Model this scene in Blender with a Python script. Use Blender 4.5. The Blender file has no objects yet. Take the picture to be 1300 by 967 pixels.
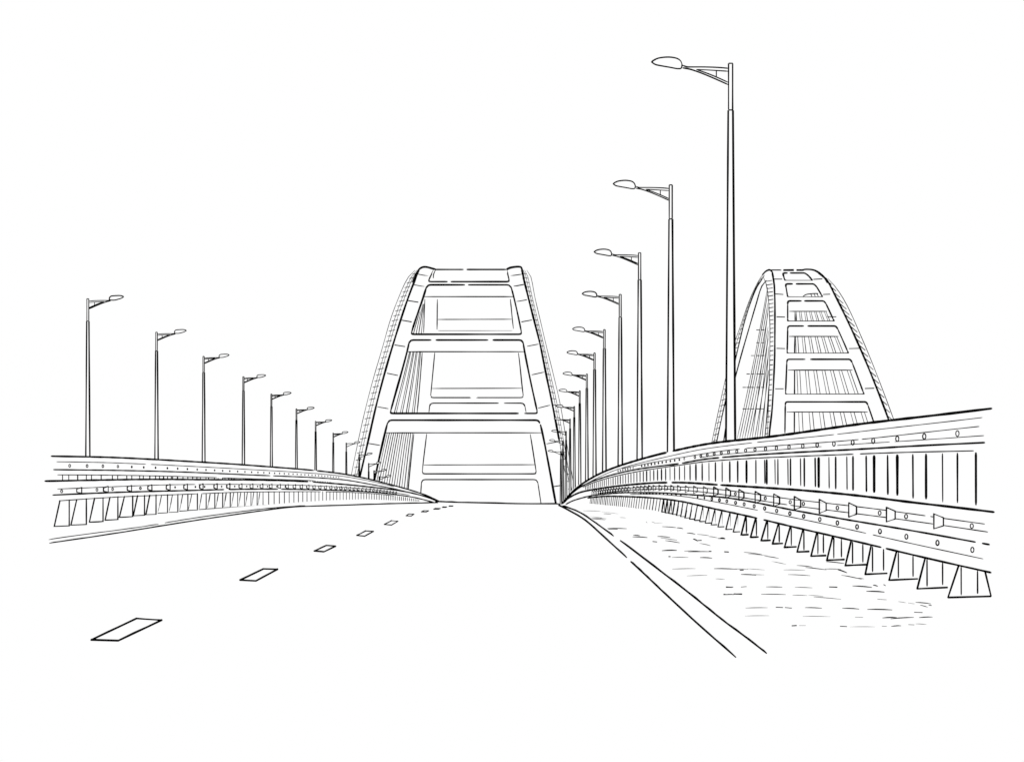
import bpy, math, random
random.seed(7)
# ---------------------------------------------------------------- camera model (survey frame)
F, CX, HY = 2500.0, 655.0, 645.0      # focal length and principal point of the 1300 px survey of the drawing

def P(px, py, Y):                     # sight line (px,py) met at depth Y metres
    return ((px - CX) * Y / F, Y, (HY - py) * Y / F)

scene = bpy.context.scene
col = scene.collection

# ---------------------------------------------------------------- materials
def paper(name, tone=1.0):
    """unshaded white, as in an ink drawing; faint procedural grain"""
    m = bpy.data.materials.new(name); m.use_nodes = True
    nt = m.node_tree; nt.nodes.clear()
    out = nt.nodes.new('ShaderNodeOutputMaterial')
    em = nt.nodes.new('ShaderNodeEmission')
    no = nt.nodes.new('ShaderNodeTexNoise'); no.inputs['Scale'].default_value = 3.0
    rp = nt.nodes.new('ShaderNodeValToRGB')
    rp.color_ramp.elements[0].color = (tone * .992,) * 3 + (1,)
    rp.color_ramp.elements[1].color = (tone,) * 3 + (1,)
    rp.color_ramp.elements[1].position = .35
    tc = nt.nodes.new('ShaderNodeTexCoord')
    nt.links.new(tc.outputs['Object'], no.inputs['Vector'])
    nt.links.new(no.outputs['Fac'], rp.inputs['Fac'])
    nt.links.new(rp.outputs['Color'], em.inputs['Color'])
    nt.links.new(em.outputs['Emission'], out.inputs['Surface'])
    return m

def inkmat():
    m = bpy.data.materials.new('black_ink'); m.use_nodes = True
    nt = m.node_tree; b = nt.nodes['Principled BSDF']
    b.inputs['Roughness'].default_value = 1.0
    b.inputs['Specular IOR Level'].default_value = 0.0
    no = nt.nodes.new('ShaderNodeTexNoise'); no.inputs['Scale'].default_value = 8.0
    rp = nt.nodes.new('ShaderNodeValToRGB')
    rp.color_ramp.elements[0].color = (.0, .0, .0, 1)
    rp.color_ramp.elements[1].color = (.004, .004, .004, 1)
    nt.links.new(no.outputs['Fac'], rp.inputs['Fac'])
    nt.links.new(rp.outputs['Color'], b.inputs['Base Color'])
    return m

WHITE, INK = paper('self_lit_white'), inkmat()  # WHITE emits flat white of its own, in place of received light and shade

# ---------------------------------------------------------------- helpers
WS = 1.36                             # overall pen weight

def vsub(a, b): return (a[0]-b[0], a[1]-b[1], a[2]-b[2])
def vadd(a, b): return (a[0]+b[0], a[1]+b[1], a[2]+b[2])
def vmul(a, s): return (a[0]*s, a[1]*s, a[2]*s)
def vlen(a): return math.sqrt(a[0]**2 + a[1]**2 + a[2]**2)
def vnorm(a):
    l = vlen(a) or 1.0
    return (a[0]/l, a[1]/l, a[2]/l)
def cross(a, b): return (a[1]*b[2]-a[2]*b[1], a[2]*b[0]-a[0]*b[2], a[0]*b[1]-a[1]*b[0])

def toward(p, d):                     # stand d metres proud of a face, on the side people see it from
    return vadd(p, vmul(vnorm(p), -d))

def lerp(a, b, t): return a + (b - a) * t

def fn(pts):
    """smooth monotone interpolant y(x) through sorted points"""
    pts = sorted(pts); xs = [p[0] for p in pts]; ys = [p[1] for p in pts]; n = len(xs)
    d = [(ys[i+1]-ys[i])/(xs[i+1]-xs[i]) for i in range(n-1)]
    m = [d[0]] + [0.0 if d[i-1]*d[i] <= 0 else 2*d[i-1]*d[i]/(d[i-1]+d[i]) for i in range(1, n-1)] + [d[-1]]
    def f(x):
        if x <= xs[0]: return ys[0] + m[0]*(x-xs[0])
        if x >= xs[-1]: return ys[-1] + m[-1]*(x-xs[-1])
        lo, hi = 0, n-1
        while hi-lo > 1:
            k = (lo+hi)//2
            if xs[k] <= x: lo = k
            else: hi = k
        h = xs[lo+1]-xs[lo]; t = (x-xs[lo])/h
        return ((2*t**3-3*t**2+1)*ys[lo] + (t**3-2*t**2+t)*h*m[lo] + (-2*t**3+3*t**2)*ys[lo+1] + (t**3-t**2)*h*m[lo+1])
    return f

def smooth(pts, n=6):
    """Catmull-Rom through 2-D points"""
    out = []
    for i in range(len(pts)-1):
        p0 = pts[max(i-1, 0)]; p1 = pts[i]; p2 = pts[i+1]; p3 = pts[min(i+2, len(pts)-1)]
        for k in range(n):
            t = k/n
            out.append(tuple(.5*((2*p1[j]) + (-p0[j]+p2[j])*t + (2*p0[j]-5*p1[j]+4*p2[j]-p3[j])*t*t + (-p0[j]+3*p1[j]-3*p2[j]+p3[j])*t**3) for j in (0, 1)))
    out.append(tuple(pts[-1]))
    return out

class MB:
    def __init__(s): s.v = []; s.f = []; s.m = []
    def add(s, vs, fs, mi=0):
        o = len(s.v); s.v += vs
        for f in fs: s.f.append(tuple(i+o for i in f)); s.m.append(mi)
    def prism(s, poly, off=(0, .2, 0)):
        n = len(poly); vs = list(poly) + [vadd(p, off) for p in poly]
        fs = [tuple(range(n)), tuple(range(2*n-1, n-1, -1))] + [(i, i+n, (i+1) % n + n, (i+1) % n) for i in range(n)]
        s.add(vs, fs)
    def strip(s, rows, thick=None):
        """rows: list of equally long polylines; skin between them, closed by a back skin"""
        n = len(rows[0]); R = len(rows)
        vs = [p for r in rows for p in r]
        fs = [(r*n+i, r*n+i+1, (r+1)*n+i+1, (r+1)*n+i) for r in range(R-1) for i in range(n-1)]
        if thick:
            o = len(vs)
            vs += [vadd(p, thick) for r in rows for p in r]
            fs += [(o+r*n+i, o+(r+1)*n+i, o+(r+1)*n+i+1, o+r*n+i+1) for r in range(R-1) for i in range(n-1)]
            b = (R-1)*n
            for i in range(n-1):
                fs.append((i, o+i, o+i+1, i+1)); fs.append((b+i, b+i+1, o+b+i+1, o+b+i))
            for r in range(R-1):
                fs.append((r*n, (r+1)*n, o+(r+1)*n, o+r*n)); e = n-1
                fs.append((r*n+e, o+r*n+e, o+(r+1)*n+e, (r+1)*n+e))
        s.add(vs, fs)
    def lathe(s, c, prof, n=14):
        """vertical round solid, prof = [(z, radius)]"""
        vs = []; fs = []
        for z, r in prof:
            for k in range(n):
                a = 2*math.pi*k/n; vs.append((c[0]+r*math.cos(a), c[1]+r*math.sin(a), z))
        for j in range(len(prof)-1):
            for k in range(n): fs.append((j*n+k, j*n+(k+1) % n, (j+1)*n+(k+1) % n, (j+1)*n+k))
        fs.append(tuple(range(n-1, -1, -1))); fs.append(tuple(range((len(prof)-1)*n, len(prof)*n)))
        s.add(vs, fs)
    def ink(s, pts, w=1.6, closed=False, taper=True, lift=None, sides=6):
        """pen line: a thin black bead whose thickness suits its distance"""
        pts = [p for i, p in enumerate(pts) if i == 0 or vlen(vsub(p, pts[i-1])) > 1e-5]
        if len(pts) == 2: pts = [vadd(vmul(pts[0], 1-t), vmul(pts[1], t)) for t in (0, .06, .2, .4, .6, .8, .94, 1)]
        n = len(pts)
        if n < 2: return
        vs = []; fs = []; ph = random.uniform(0, 6.28); ph2 = random.uniform(0, 6.28)
        L = [0]
        for i in range(1, n): L.append(L[-1] + vlen(vsub(pts[i], pts[i-1]))/pts[i][1]*F)
        for i, p in enumerate(pts):
            if closed: t = vsub(pts[(i+1) % n], pts[i-1])
            else: t = vsub(pts[min(i+1, n-1)], pts[max(i-1, 0)])
            t = vnorm(t)
            r = (w(p) if callable(w) else w)*WS*p[1]/F/2
            r *= 1 + .10*math.sin(L[i]/23+ph) + .05*math.sin(L[i]/9+ph2)
            if taper and not closed and L[-1] > 14:
                e = min(L[i], L[-1]-L[i]); r *= min(1, .6+e/6)
            view = vnorm(p)
            a = cross(t, view)
            if vlen(a) < 1e-3: a = (1, 0, 0)
            a = vnorm(a); b = vnorm(cross(a, t))
            q = toward(p, 3.6*r+.0004*p[1]) if lift is None else (p[0], p[1], p[2] + lift*r)
            for k in range(sides):
                an = 2*math.pi*(k+.5)/sides
                vs.append(vadd(q, vadd(vmul(a, r*math.cos(an)), vmul(b, r*math.sin(an)))))
        m = n if closed else n-1
        for i in range(m):
            j = (i+1) % n
            for k in range(sides):
                k2 = (k+1) % sides
                fs.append((i*sides+k, i*sides+k2, j*sides+k2, j*sides+k))
        if not closed:
            fs.append(tuple(range(sides))); fs.append(tuple((n-1)*sides+k for k in range(sides-1, -1, -1)))
        s.add(vs, fs, 1)
    def build(s, name, parent=None):
        o0 = tuple(parent['o0']) if parent is not None and 'o0' in parent else (0, 0, 0)
        if parent is None and s.v: o0 = (0, 0, 0)
        me = bpy.data.meshes.new(name)
        me.from_pydata([vsub(p, o0) for p in s.v], [], s.f)
        me.materials.append(WHITE); me.materials.append(INK)
        me.polygons.foreach_set('material_index', s.m); me.update()
        ob = bpy.data.objects.new(name, me); col.objects.link(ob)
        if parent is not None:
            ob.parent = parent; ob['o0'] = o0
        return ob

def tag(o, label=None, cat=None, group=None, kind=None):
    if label: o['label'] = label
    if cat: o['category'] = cat
    if group: o['group'] = group
    if kind: o['kind'] = kind
    return o

def thing(name, loc, label, cat, group=None):
    o = bpy.data.objects.new(name, None); col.objects.link(o)
    o.empty_display_size = .5; o.location = loc; o['o0'] = tuple(loc)
    return tag(o, label, cat, group)

def zoom(sc, ox, oy):                 # readings taken on an enlarged detail -> survey pixels
    return lambda pts: [(ox+x/sc, oy+y/sc) for x, y in pts]
z1 = zoom(2.545, 40, 340); z2 = zoom(2.844, 420, 320); z3 = zoom(2.826, 700, 320)
z4 = zoom(2.685, 900, 500); z5 = zoom(3.4538, 700, 560); z6 = zoom(5.2, 50, 560)

def rng(a, b, n): return [a+(b-a)*i/(n-1) for i in range(n)]

# ---------------------------------------------------------------- the ground form
zc = fn([(0, -2.2), (12.9, -1.66), (19.2, -1.41), (25.7, -1.15), (34, -.87), (41.6, -.63), (49, -.45), (60, -.24), (80, .0),
         (100, .15), (130, .26), (170, .2), (250, -.5), (330, -1.5), (600, -4)])
bank = fn([(0, 0), (70, 0), (80, .001), (106, .0145), (130, .025), (170, .045), (230, .03), (330, 0), (600, 0)])
def gz(x, Y): return zc(Y) + (-x*bank(Y) if x < 0 else -x*bank(Y)*.2)
def G(px, py):
    """ground point seen at (px, py)"""
    def g(Y): return gz((px-CX)*Y/F, Y) - (HY-py)*Y/F
    lo = 6.0; Y = lo
    while Y < 150:
        if g(Y+.5) > 0: break
        Y += .5
    a, b = Y, Y+.5
    for _ in range(20):
        c = (a+b)/2
        if g(c) > 0: b = c
        else: a = c
    return P(px, py, (a+b)/2)

# road deck: one banked, humped sheet with thickness
mb = MB()
ys = [0, 4, 8, 12, 16] + [20+4*i for i in range(60)] + [270+20*i for i in range(18)]
xs = [-34, -28, -22, -16, -12, -9, -6, -3, 0, 2.5, 5, 8, 11, 14]
rows = [[(x, y, gz(x, y)) for y in ys] for x in xs]
mb.strip(rows, (0, 0, -1.2))
crest = [P(x, lerp(637.9, 641.2, (x-556)/156.), 0) for x in ()]
cl = []
for x in rng(553, 711, 24):           # crest line of the carriageway
    best = max(((gz((x-CX)*Y/F, Y)/Y, Y) for Y in rng(95, 175, 81)))
    cl.append(((x-CX)*best[1]/F, best[1], gz((x-CX)*best[1]/F, best[1])))
mb.ink(cl, 1.9, lift=.7)
road = tag(mb.build('road'), 'pale humped road deck rising to a crest before the arches', None, None, 'structure')

def mark(quad, w, name):
    pts = []
    q3 = [G(*p) for p in quad]
    m = MB()
    up = .004
    m.prism([(p[0], p[1], p[2]+up) for p in q3], (0, 0, -.006))
    for i in range(4):
        a, b = q3[i], q3[(i+1) % 4]
        m.ink([vadd(vmul(a, 1-t), vmul(b, t)) for t in (0, .33, .66, 1)], w, lift=.8, taper=False)
    o = m.build(name, road)
    return o
road['o0'] = (0, 0, 0)
for q, w in [([(116, 813), (173, 786), (205, 788), (150, 814)], 2.3),
          ([(305, 737), (334, 723), (352, 723.5), (325, 738)], 2.1),
          ([(399, 700), (414, 693), (426, 694), (411, 701)], 1.7),
          ([(453, 680), (464, 674.5), (474, 675), (463, 681)], 1.4),
          ([(488, 666), (497, 661.3), (505, 662), (497, 666.8)], 1.2),
          ([(515.5, 655), (519, 652.8), (525.5, 653), (522, 655.3)], 1.1),
          ([(535, 650), (538, 648.6), (544, 648.7), (541, 650.2)], 1.1),
          ([(550.5, 646.6), (553, 645.6), (559, 645.7), (556.5, 646.7)], 1.1),
          ([(561.5, 644.3), (563, 643.7), (567, 643.8), (565.5, 644.4)], 1.1),
          ([(570, 642.9), (571, 642.5), (575, 642.5), (574, 642.9)], 1.1)]:
    mark(q, w, 'lane_marking')

def gline(m, pts, w, lift=.8):
    m.ink([G(*p) for p in smooth(pts, 5)], w, lift=lift)

ea = [(709, 641.8), (721.7, 648.3), (743.4, 661.3), (769.5, 684.5), (795.5, 708)]
eb = [(801, 713.5), (822, 733), (844.8, 754.6), (888, 794.5), (934, 834.5)]
oa = [(714.5, 642.5), (734.7, 650.3), (752, 661.3), (778.8, 680.7)]
ob_ = [(787.7, 686.8), (830, 719), (873.7, 752.5), (917, 787.3), (945, 808), (973, 829.5)]
m = MB()
fa = fn([(y, x) for x, y in ea+eb]); fb = fn([(y, x) for x, y in oa+ob_])
yy = [642.8, 645, 648, 652, 657, 663, 670, 680, 692, 706, 722, 740, 760, 785, 810, 829]
A = [G(fa(y), y) for y in yy]; B = [G(fb(y), y) for y in yy]
m.strip([[(p[0], p[1], p[2]+.004) for p in A], [(p[0], p[1], p[2]+.004) for p in B]])
gline(m, ea, 1.9); gline(m, eb, 2.2); gline(m, oa, 1.9); gline(m, ob_, 2.2)
tag(m.build('edge_marking', road), 'solid double line along the right edge of the carriageway')
m = MB()
l1 = [(63, 689.6), (104, 683.8), (150, 676.8), (201, 668.6), (255, 660), (300, 653.4), (335, 648.4), (374, 643.9), (420, 642.3), (470, 640.6), (508, 639.5), (540, 638.8), (556, 638.4)]
l2 = [(62, 685), (100, 679.5), (165, 671), (201, 665.5)]
l3 = [(209.6, 663.8), (250, 657.3), (300, 650.4), (340, 645.6), (387, 641.9)]
def Lg(pts, w):
    m.ink([G(*p) for p in smooth(pts, 5)], w, lift=.8)
A = [G(*p) for p in smooth(l1[:7], 4)]
m.strip([[(p[0], p[1], p[2]+.004) for p in A], [(p[0]-.12, p[1], p[2]+.004) for p in A]])
Lg(l1, 1.5); Lg(l2, 1.0); Lg(l3, 1.1)
tag(m.build('edge_marking', road), 'curving line along the left edge of the carriageway')

# far reach of the left edge, running to the crest
# verge between the carriageway and the right barrier, with its short dry strokes
m = MB()
S5 = [(140, 305, 215, 307), (220, 309, 292, 318), (168, 330, 222, 336), (175, 338, 240, 340), (180, 341, 236, 345), (245, 383, 330, 384), (250, 386, 290, 386), (360, 413, 388, 415), (357, 420, 420, 423),
      (440, 353, 455, 358), (450, 360, 487, 358), (487, 375, 545, 379), (550, 380, 577, 384), (466, 418, 520, 422), (480, 424, 550, 434), (500, 436, 562, 446),
      (485, 481, 550, 480), (515, 508, 522, 508), (528, 510, 600, 510), (583, 482, 662, 484), (600, 486, 700, 485), (652, 511, 704, 514),
      (530, 561, 632, 559), (595, 591, 683, 588), (595, 403, 630, 408), (640, 408, 690, 414), (622, 430, 640, 438), (640, 437, 658, 436), (650, 448, 697, 458),
      (730, 427, 760, 429), (760, 487, 776, 488), (766, 641, 792, 642), (832, 640, 855, 638), (755, 671, 762, 672), (775, 672, 800, 673), (815, 672, 836, 672),
      (790, 560, 862, 562), (832, 585, 897, 588), (415, 352, 420, 358), (445, 441, 462, 443), (720, 604, 760, 606), (230, 318, 262, 320), (300, 334, 326, 336)]
S4 = [(0, 486, 28, 490), (40, 492, 55, 494), (120, 540, 180, 548), (135, 546, 200, 551), (190, 553, 238, 561), (0, 538, 8, 538), (18, 596, 95, 598), (105, 602, 118, 602),
      (130, 596, 190, 600), (135, 616, 188, 617), (215, 571, 262, 581), (255, 600, 328, 601), (300, 585, 352, 590), (330, 592, 400, 600), (400, 572, 460, 578),
      (395, 597, 450, 598), (270, 616, 345, 620), (440, 600, 470, 610), (452, 618, 520, 632), (505, 628, 528, 631), (490, 655, 555, 660), (60, 660, 82, 659),
      (195, 658, 250, 659), (293, 659, 352, 661), (410, 659, 437, 660), (537, 673, 598, 676), (560, 652, 575, 656), (595, 650, 602, 654), (50, 685, 78, 684), (85, 683, 112, 684),
      (178, 683, 262, 684), (285, 686, 335, 687), (340, 686, 390, 690), (358, 692, 450, 700), (575, 700, 605, 702), (645, 708, 672, 712), (680, 713, 700, 716), (705, 711, 756, 716),
      (720, 720, 745, 727), (125, 730, 200, 729), (228, 728, 252, 729), (260, 729, 282, 731), (328, 729, 385, 731), (455, 731, 512, 734), (540, 735, 625, 737), (700, 745, 728, 746),
      (123, 757, 205, 756), (320, 758, 414, 759), (498, 761, 525, 762), (592, 764, 640, 763), (620, 767, 698, 762), (717, 763, 762, 761), (283, 792, 298, 791), (308, 790, 330, 790),
      (447, 793, 470, 794), (480, 794, 566, 794), (590, 792, 606, 793), (622, 793, 655, 791), (680, 787, 700, 788), (705, 784, 742, 786), (750, 720, 758, 722)]
strokes = [z5([(a, b), (c, d)]) for a, b, c, d in S5] + [z4([(a, b), (c, d)]) for a, b, c, d in S4]
# thin slab of verge
gy = [646, 650, 656, 664, 675, 690, 710, 735, 765, 800, 829]
ro = fn([(646, 800), (650, 838), (656, 868), (664, 890), (675, 925), (690, 968), (710, 1030), (735, 1110), (765, 1180), (800, 1200), (829, 1210)])
RA = []; RB = []
for y in gy:
    a = G(fb(y)+2, y); b = G(ro(y), y)
    RA.append((a[0], a[1], a[2]+.004)); RB.append((b[0], b[1], b[2]+.004))
m.strip([RA, RB])
for i, (a, b) in enumerate(strokes):
    w = random.choice([.7, .9, 1.0, 1.3])
    n = 4
    pts = [(lerp(a[0], b[0], t), lerp(a[1], b[1], t)+random.uniform(-.05, .05)) for t in rng(0, 1, n)]
    m.ink([G(*p) for p in pts], w*(.45 if a[1] < 668 else 1.0), lift=1.0)
tag(m.build('verge'), 'dry verge with short horizontal strokes between road edge and right barrier', None, None, 'structure')

m = MB()                              # water far below the deck, out to the horizon
m.strip([[(-9000, -200, -38), (-9000, 12000, -38)], [(9000, -200, -38), (9000, 12000, -38)]])
tag(m.build('water'), 'blank white water far below the deck', None, None, 'structure')

# ---------------------------------------------------------------- guardrails
def spread(seed, x_end, gap0, gap1, power=1.0):
    """positions continuing a row: gaps shrink from gap0 to gap1 on the way to x_end"""
    out = []; x = seed; tot = abs(x_end-seed); d = 1 if x_end > seed else -1
    while (x_end-x)*d > 0:
        t = abs(x-seed)/tot
        x += d*(gap0*(gap1/gap0)**t)
        if (x_end-x)*d > 0: out.append(x)
    return out

def rail_rows(lines, Yf, xs, bulge):
    return [[P(x, ln(x), Yf(x)-b) for x in xs] for ln, b in zip(lines, bulge)]

def segs(xs, gaps):
    out = [[]]
    for x in xs:
        if any(a < x < b for a, b in gaps):
            if out[-1]: out.append([])
        else: out[-1].append(x)
    return [s for s in out if len(s) > 1]

def lay(m, ln, Yf, x0, x1, w, gaps=(), b=0., n=None):
    n = n or max(6, int(abs(x1-x0)/2.2)); ph = random.uniform(0, 6)
    for s in segs(rng(x0, x1, n), gaps):
        m.ink([P(x, ln(x)+.18*math.sin(x/31+ph), Yf(x)-b) for x in s], lambda p: w*(38/p[1])**.2)

def ring(par, px, py, Yf, rx, ry, w, name='bolt'):
    m = MB(); n = 12 if rx >= 1.0 else 8; e = 0 if rx >= 1.0 else .25
    poly = []
    for k in range(n):
        x = px+(rx+e)*math.cos(2*math.pi*k/n); y = py+(ry+e)*math.sin(2*math.pi*k/n)
        poly.append(toward(P(x, y, Yf(x)), .05))
    m.prism(poly, (.0, .04, 0))
    if rx < 1.0: m.add([toward(p, .01) for p in poly], [tuple(range(n))], 1)
    else: m.ink(poly, w, closed=True)
    return m.build(name, par)

def spacer(par, px, py, Yf, w, h, flip, pw):
    m = MB()
    a = -1 if flip else 1             # tall edge on the left when a = 1
    q = [(px-a*w/2, py-h/2), (px+a*w/2, py-h*.24), (px+a*w/2, py+h*.30), (px-a*w/2, py+h/2)]
    q3 = [toward(P(x, y, Yf(x)), .10) for x, y in q]
    m.prism(q3, (0, .06, 0)); m.ink(q3, pw, closed=True)
    return m.build('spacer_block', par)

def base_pt(px, py, Yf):
    g = G(px, py)[1] if py > 645 else 1e9
    return P(px, py, min(Yf(px)-.03, g*.996))

# --- right near barrier
gRb = [(1257.5, 757), (1203.5, 758.4), (1164.4, 747), (1128.7, 736), (1098.5, 728.6), (1073.2, 717.5), (1049.7, 710.8), (1029.6, 705.6), (1012, 700.3), (996, 694.4),
       (980.8, 690), (966.3, 686), (952.9, 681.7), (941, 678.7), (930.9, 675), (921.6, 671.8), (903, 666), (888.8, 662), (873.7, 658.5), (850, 652), (824.5, 646.5), (800, 643.3), (772, 640.5), (746, 638.4), (730, 638.6), (714, 640.2)]
Rbase = fn(gRb)
yr = []
for x in (1240, 1164.4, 1098.5, 1049.7, 1012, 966, 921.6, 888.8, 850):
    yr.append((x, G(x, Rbase(x))[1]))
YR = fn(yr + [(824.5, 66), (800, 78), (772, 95), (746, 115), (728, 132), (712, 150)])
RT = fn(z4([(970, 402), (720, 372), (500, 345), (300, 327), (50, 310)]) + z5([(550, 181), (470, 182), (400, 186), (300, 195), (200, 208), (130, 222), (80, 245), (42, 279)]))
RU = fn(z4([(940, 443), (620, 398), (300, 360)]) + z5([(700, 208), (560, 200), (480, 197), (370, 202), (250, 212), (130, 233), (44, 281)]))
RL = fn(z4([(950, 470), (620, 422), (300, 382)]) + z5([(700, 226), (560, 213), (480, 209), (370, 212), (250, 222), (130, 243), (46, 283)]))
RM = fn(z4([(960, 513), (620, 453), (300, 398)]) + z5([(750, 245), (560, 230), (450, 225), (350, 225), (200, 235), (100, 258), (48, 284)]))
RN = fn(z4([(935, 562), (620, 493), (300, 423)]) + z5([(700, 262), (560, 240), (450, 232), (350, 231), (200, 239), (100, 262), (50, 285)]))
RB_ = fn(z4([(960, 608), (620, 530), (300, 455)]) + z5([(895, 335), (700, 293), (560, 262), (450, 248), (350, 242), (250, 240), (160, 248), (90, 268), (52, 286)]))

p0 = P(960, Rbase(960), YR(960))
gr = thing('guardrail', p0, 'near right steel guardrail on wedge posts with a row of trapezoid spacer blocks', 'guardrail')
xs = rng(713, 1258, 120)
m = MB(); m.strip(rail_rows([RT, RU, RL, RM, RN, RB_], YR, xs, [0, .0, .0, .0, .0, 0]), (0, .12, 0))
lay(m, RT, YR, 714, 1262, 2.5, [(848, 853), (911, 915)])
lay(m, RM, YR, 718, 1256, 1.9, [(1240, 1246)]); lay(m, RN, YR, 800, 1248, 1.0, [(1100, 1108), (962, 970)])
lay(m, RB_, YR, 746, 1258, 2.1, [(962, 968), (1120, 1123)])
lay(m, RU, YR, 760, 1250, 1.1, [(1175, 1180)]); lay(m, RL, YR, 760, 1254, 1.1, [(1000, 1003)])
rr = m.build('rail', gr)
sp = z4([(783, 0), (620, 0), (490, 0), (388, 0), (302, 0), (231, 0), (167, 0), (111, 0), (66, 0), (24, 0)]) + z5([(675, 0), (632, 0), (595, 0), (560, 0), (530, 0), (503, 0), (478, 0), (452, 0), (432, 0), (414, 0), (397, 0), (380, 0), (364, 0)])
spx = [p[0] for p in sp] + spread(803, 752, 4.2, 2.6)
for x in spx:
    c = (RU(x)+RL(x))/2 + .2; hh = RL(x)-RU(x)
    spacer(gr, x, c, YR, max(2.2, 10*(36/YR(x))**1.35*.8), max(3.4, hh*2.05), False, 1.5 if x > 900 else 1.0)
for x in [p[0] for p in z4([(896, 0), (672, 0), (582, 0), (438, 0), (322, 0), (277, 0), (192, 0), (90, 0)])]:
    ring(rr, x, (RU(x)+RL(x))/2, YR, 1.7*(30/YR(x)), 2.5*(30/YR(x)), 1.1)
bx = [p[0] for p in z4([(898, 0), (779, 0), (673, 0), (583, 0), (505, 0), (438, 0), (378, 0), (323, 0), (276, 0), (231, 0), (190, 0), (154, 0), (120, 0), (91, 0), (61, 0), (36, 0), (10, 0)])]
bx += spread(bx[-1], 808, 9.5, 3.2)
for x in bx:
    s = 28/YR(x)
    ring(rr, x, lerp(RM(x), RN(x), .55), YR, 1.8*s, 3.0*s, 1.3)
pxs = [(1203.5, 54.7), (1164.4, 38), (1128.7, 35.8), (1098.5, 27.2), (1073.2, 26), (1049.7, 21.6), (1029.6, 18.3), (1012, 14.5), (996, 14.5), (980.8, 12.3), (966.3, 11.2),
       (952.9, 9.4), (941, 8.4), (930.9, 8), (921.6, 7.6), (911.6, 7.2), (903, 6.9)]
pxs += [(x, 0) for x in spread(903, 748, 7.6, 1.75)]
for i, (x, w) in enumerate(pxs):
    if w == 0: w = max(1.2, (pxs[i-1][0]-x)*.85)
    m = MB(); Y = YR(x+w/2); yb = Rbase(x) if i else 758
    xt0 = x + (w*.25 if i == 0 else max(.27*w, min(.70*w, 7.5))); xt1 = x + w*(.86 if i == 0 else .90)
    yt = RB_(x+w/2)-.3
    yb2 = yb - (1.5 if i == 0 else w*.045)
    q = [P(xt0, RB_(xt0), YR(xt0)+.02), P(xt1, RB_(xt1), YR(xt1)+.02), base_pt(x+w, yb2, YR), base_pt(x, yb, YR)]
    m.prism(q, (0, .10, 0))
    big = w > 8
    if big:
        pw = 2.0
        m.ink([q[0], q[3]], pw, taper=False); m.ink([q[3], q[2]], pw, taper=False)
        if i == 0: m.ink([q[1], q[2]], pw, taper=False)
        for xa, e in ((xt0+w*.05, .92), (x+w*(.68 if i == 0 else .84), .86)):
            if xa > xt0+w*.1 and w < 18: continue
            m.ink([P(xa+.3, RB_(xa)+1.5, YR(xa)-.03), P(xa+.4, lerp(RB_(xa), yb, e), base_pt(xa, yb, YR)[1]-.10)], 1.6)
    elif w > 3.6:
        m.ink([q[0], q[3]], 1.6, taper=False); m.ink([q[3], q[2]], 1.3, taper=False)
        m.ink([P(xt0+.3, RB_(xt0), YR(xt0)-.03), P(xt0+.8, yb-1.2, YR(xt0)-.05)], 1.0)
    else:
        m.ink([q[0], q[3]], .95 if i % 3 else 1.2, taper=False)
    m.build('post', gr)

# --- right parapet behind it
YQ = lambda x: YR(x)*1.03+.35
Q0 = fn(z4([(962, 50), (560, 97), (200, 146)]) + z3([(580, 685), (415, 718), (300, 748), (200, 782), (130, 818), (80, 855), (36, 905)]))
Q1 = fn(z4([(930, 80), (500, 130), (0, 185)]) + z3([(415, 733), (240, 778), (130, 828), (80, 862), (37, 906)]))
Q2 = fn(z4([(922, 110), (540, 152), (60, 192)]) + z5([(560, 72), (370, 107), (200, 150), (100, 205), (43, 278)]))
Q3 = fn(z4([(938, 142), (445, 175), (40, 207)]) + z5([(560, 88), (370, 119), (200, 162), (100, 213), (44, 279)]))
Q4 = fn(z4([(940, 165), (560, 185), (280, 200), (0, 220)]) + z5([(560, 97), (370, 124), (200, 168), (100, 218), (45, 280)]))
Q5 = fn(z4([(900, 193), (540, 203), (280, 213), (0, 229)]) + z5([(560, 104), (370, 134), (200, 176), (100, 224), (46, 281)]))
p0 = (P(960, 600, YQ(960))[0], YQ(960), gz(0, YQ(960)))
gp = thing('parapet', p0, 'tall right parapet with bolted top rail over dark upright balusters, highest line at right', 'parapet')
m = MB(); m.strip(rail_rows([Q0, Q1, Q2, Q3, Q4, Q5], YQ, rng(712.5, 1258, 120), [0, 0, 0, 0, 0, 0]), (0, .15, 0))
lay(m, Q0, YQ, 713, 1259, 2.7, [(846, 853)]); lay(m, Q1, YQ, 722, 1247, .95, [(955, 960), (1060, 1063)]); lay(m, Q2, YQ, 790, 1243, 1.0, [(1090, 1094), (940, 946)])
lay(m, Q3, YQ, 890, 1249, .9, [(1045, 1062), (1130, 1134)]); lay(m, Q4, YQ, 722, 1250, 2.0, [(913, 916), (862, 866)]); lay(m, Q5, YQ, 740, 1236, 1.3, [(1085, 1092)])
rq = m.build('rail', gp)
m = MB()
pr = [[], []]
for x in rng(714, 1236, 80):
    pr[0].append(P(x, Q5(x)-2, YQ(x)+.2)); a = P(x, Rbase(x), YQ(x)+.2); pr[1].append((a[0], a[1], gz(a[0], a[1])-.05))
m.strip(pr, (0, .08, 0)); m.build('panel', gp)
bal = [(910, 905, 1), (847, 797, 2), (740, 696, 2), (642, 610, 2), (563, 537, 2), (491, 471, 2), (432, 410, 2), (374, 363, 2), (325, 313, 2), (278, 270, 2), (235, 226, 2), (197, 191, 2)]
balx = []
for a, b, k in bal:
    balx.append((900+a/2.685, 900+b/2.685, k))
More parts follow.
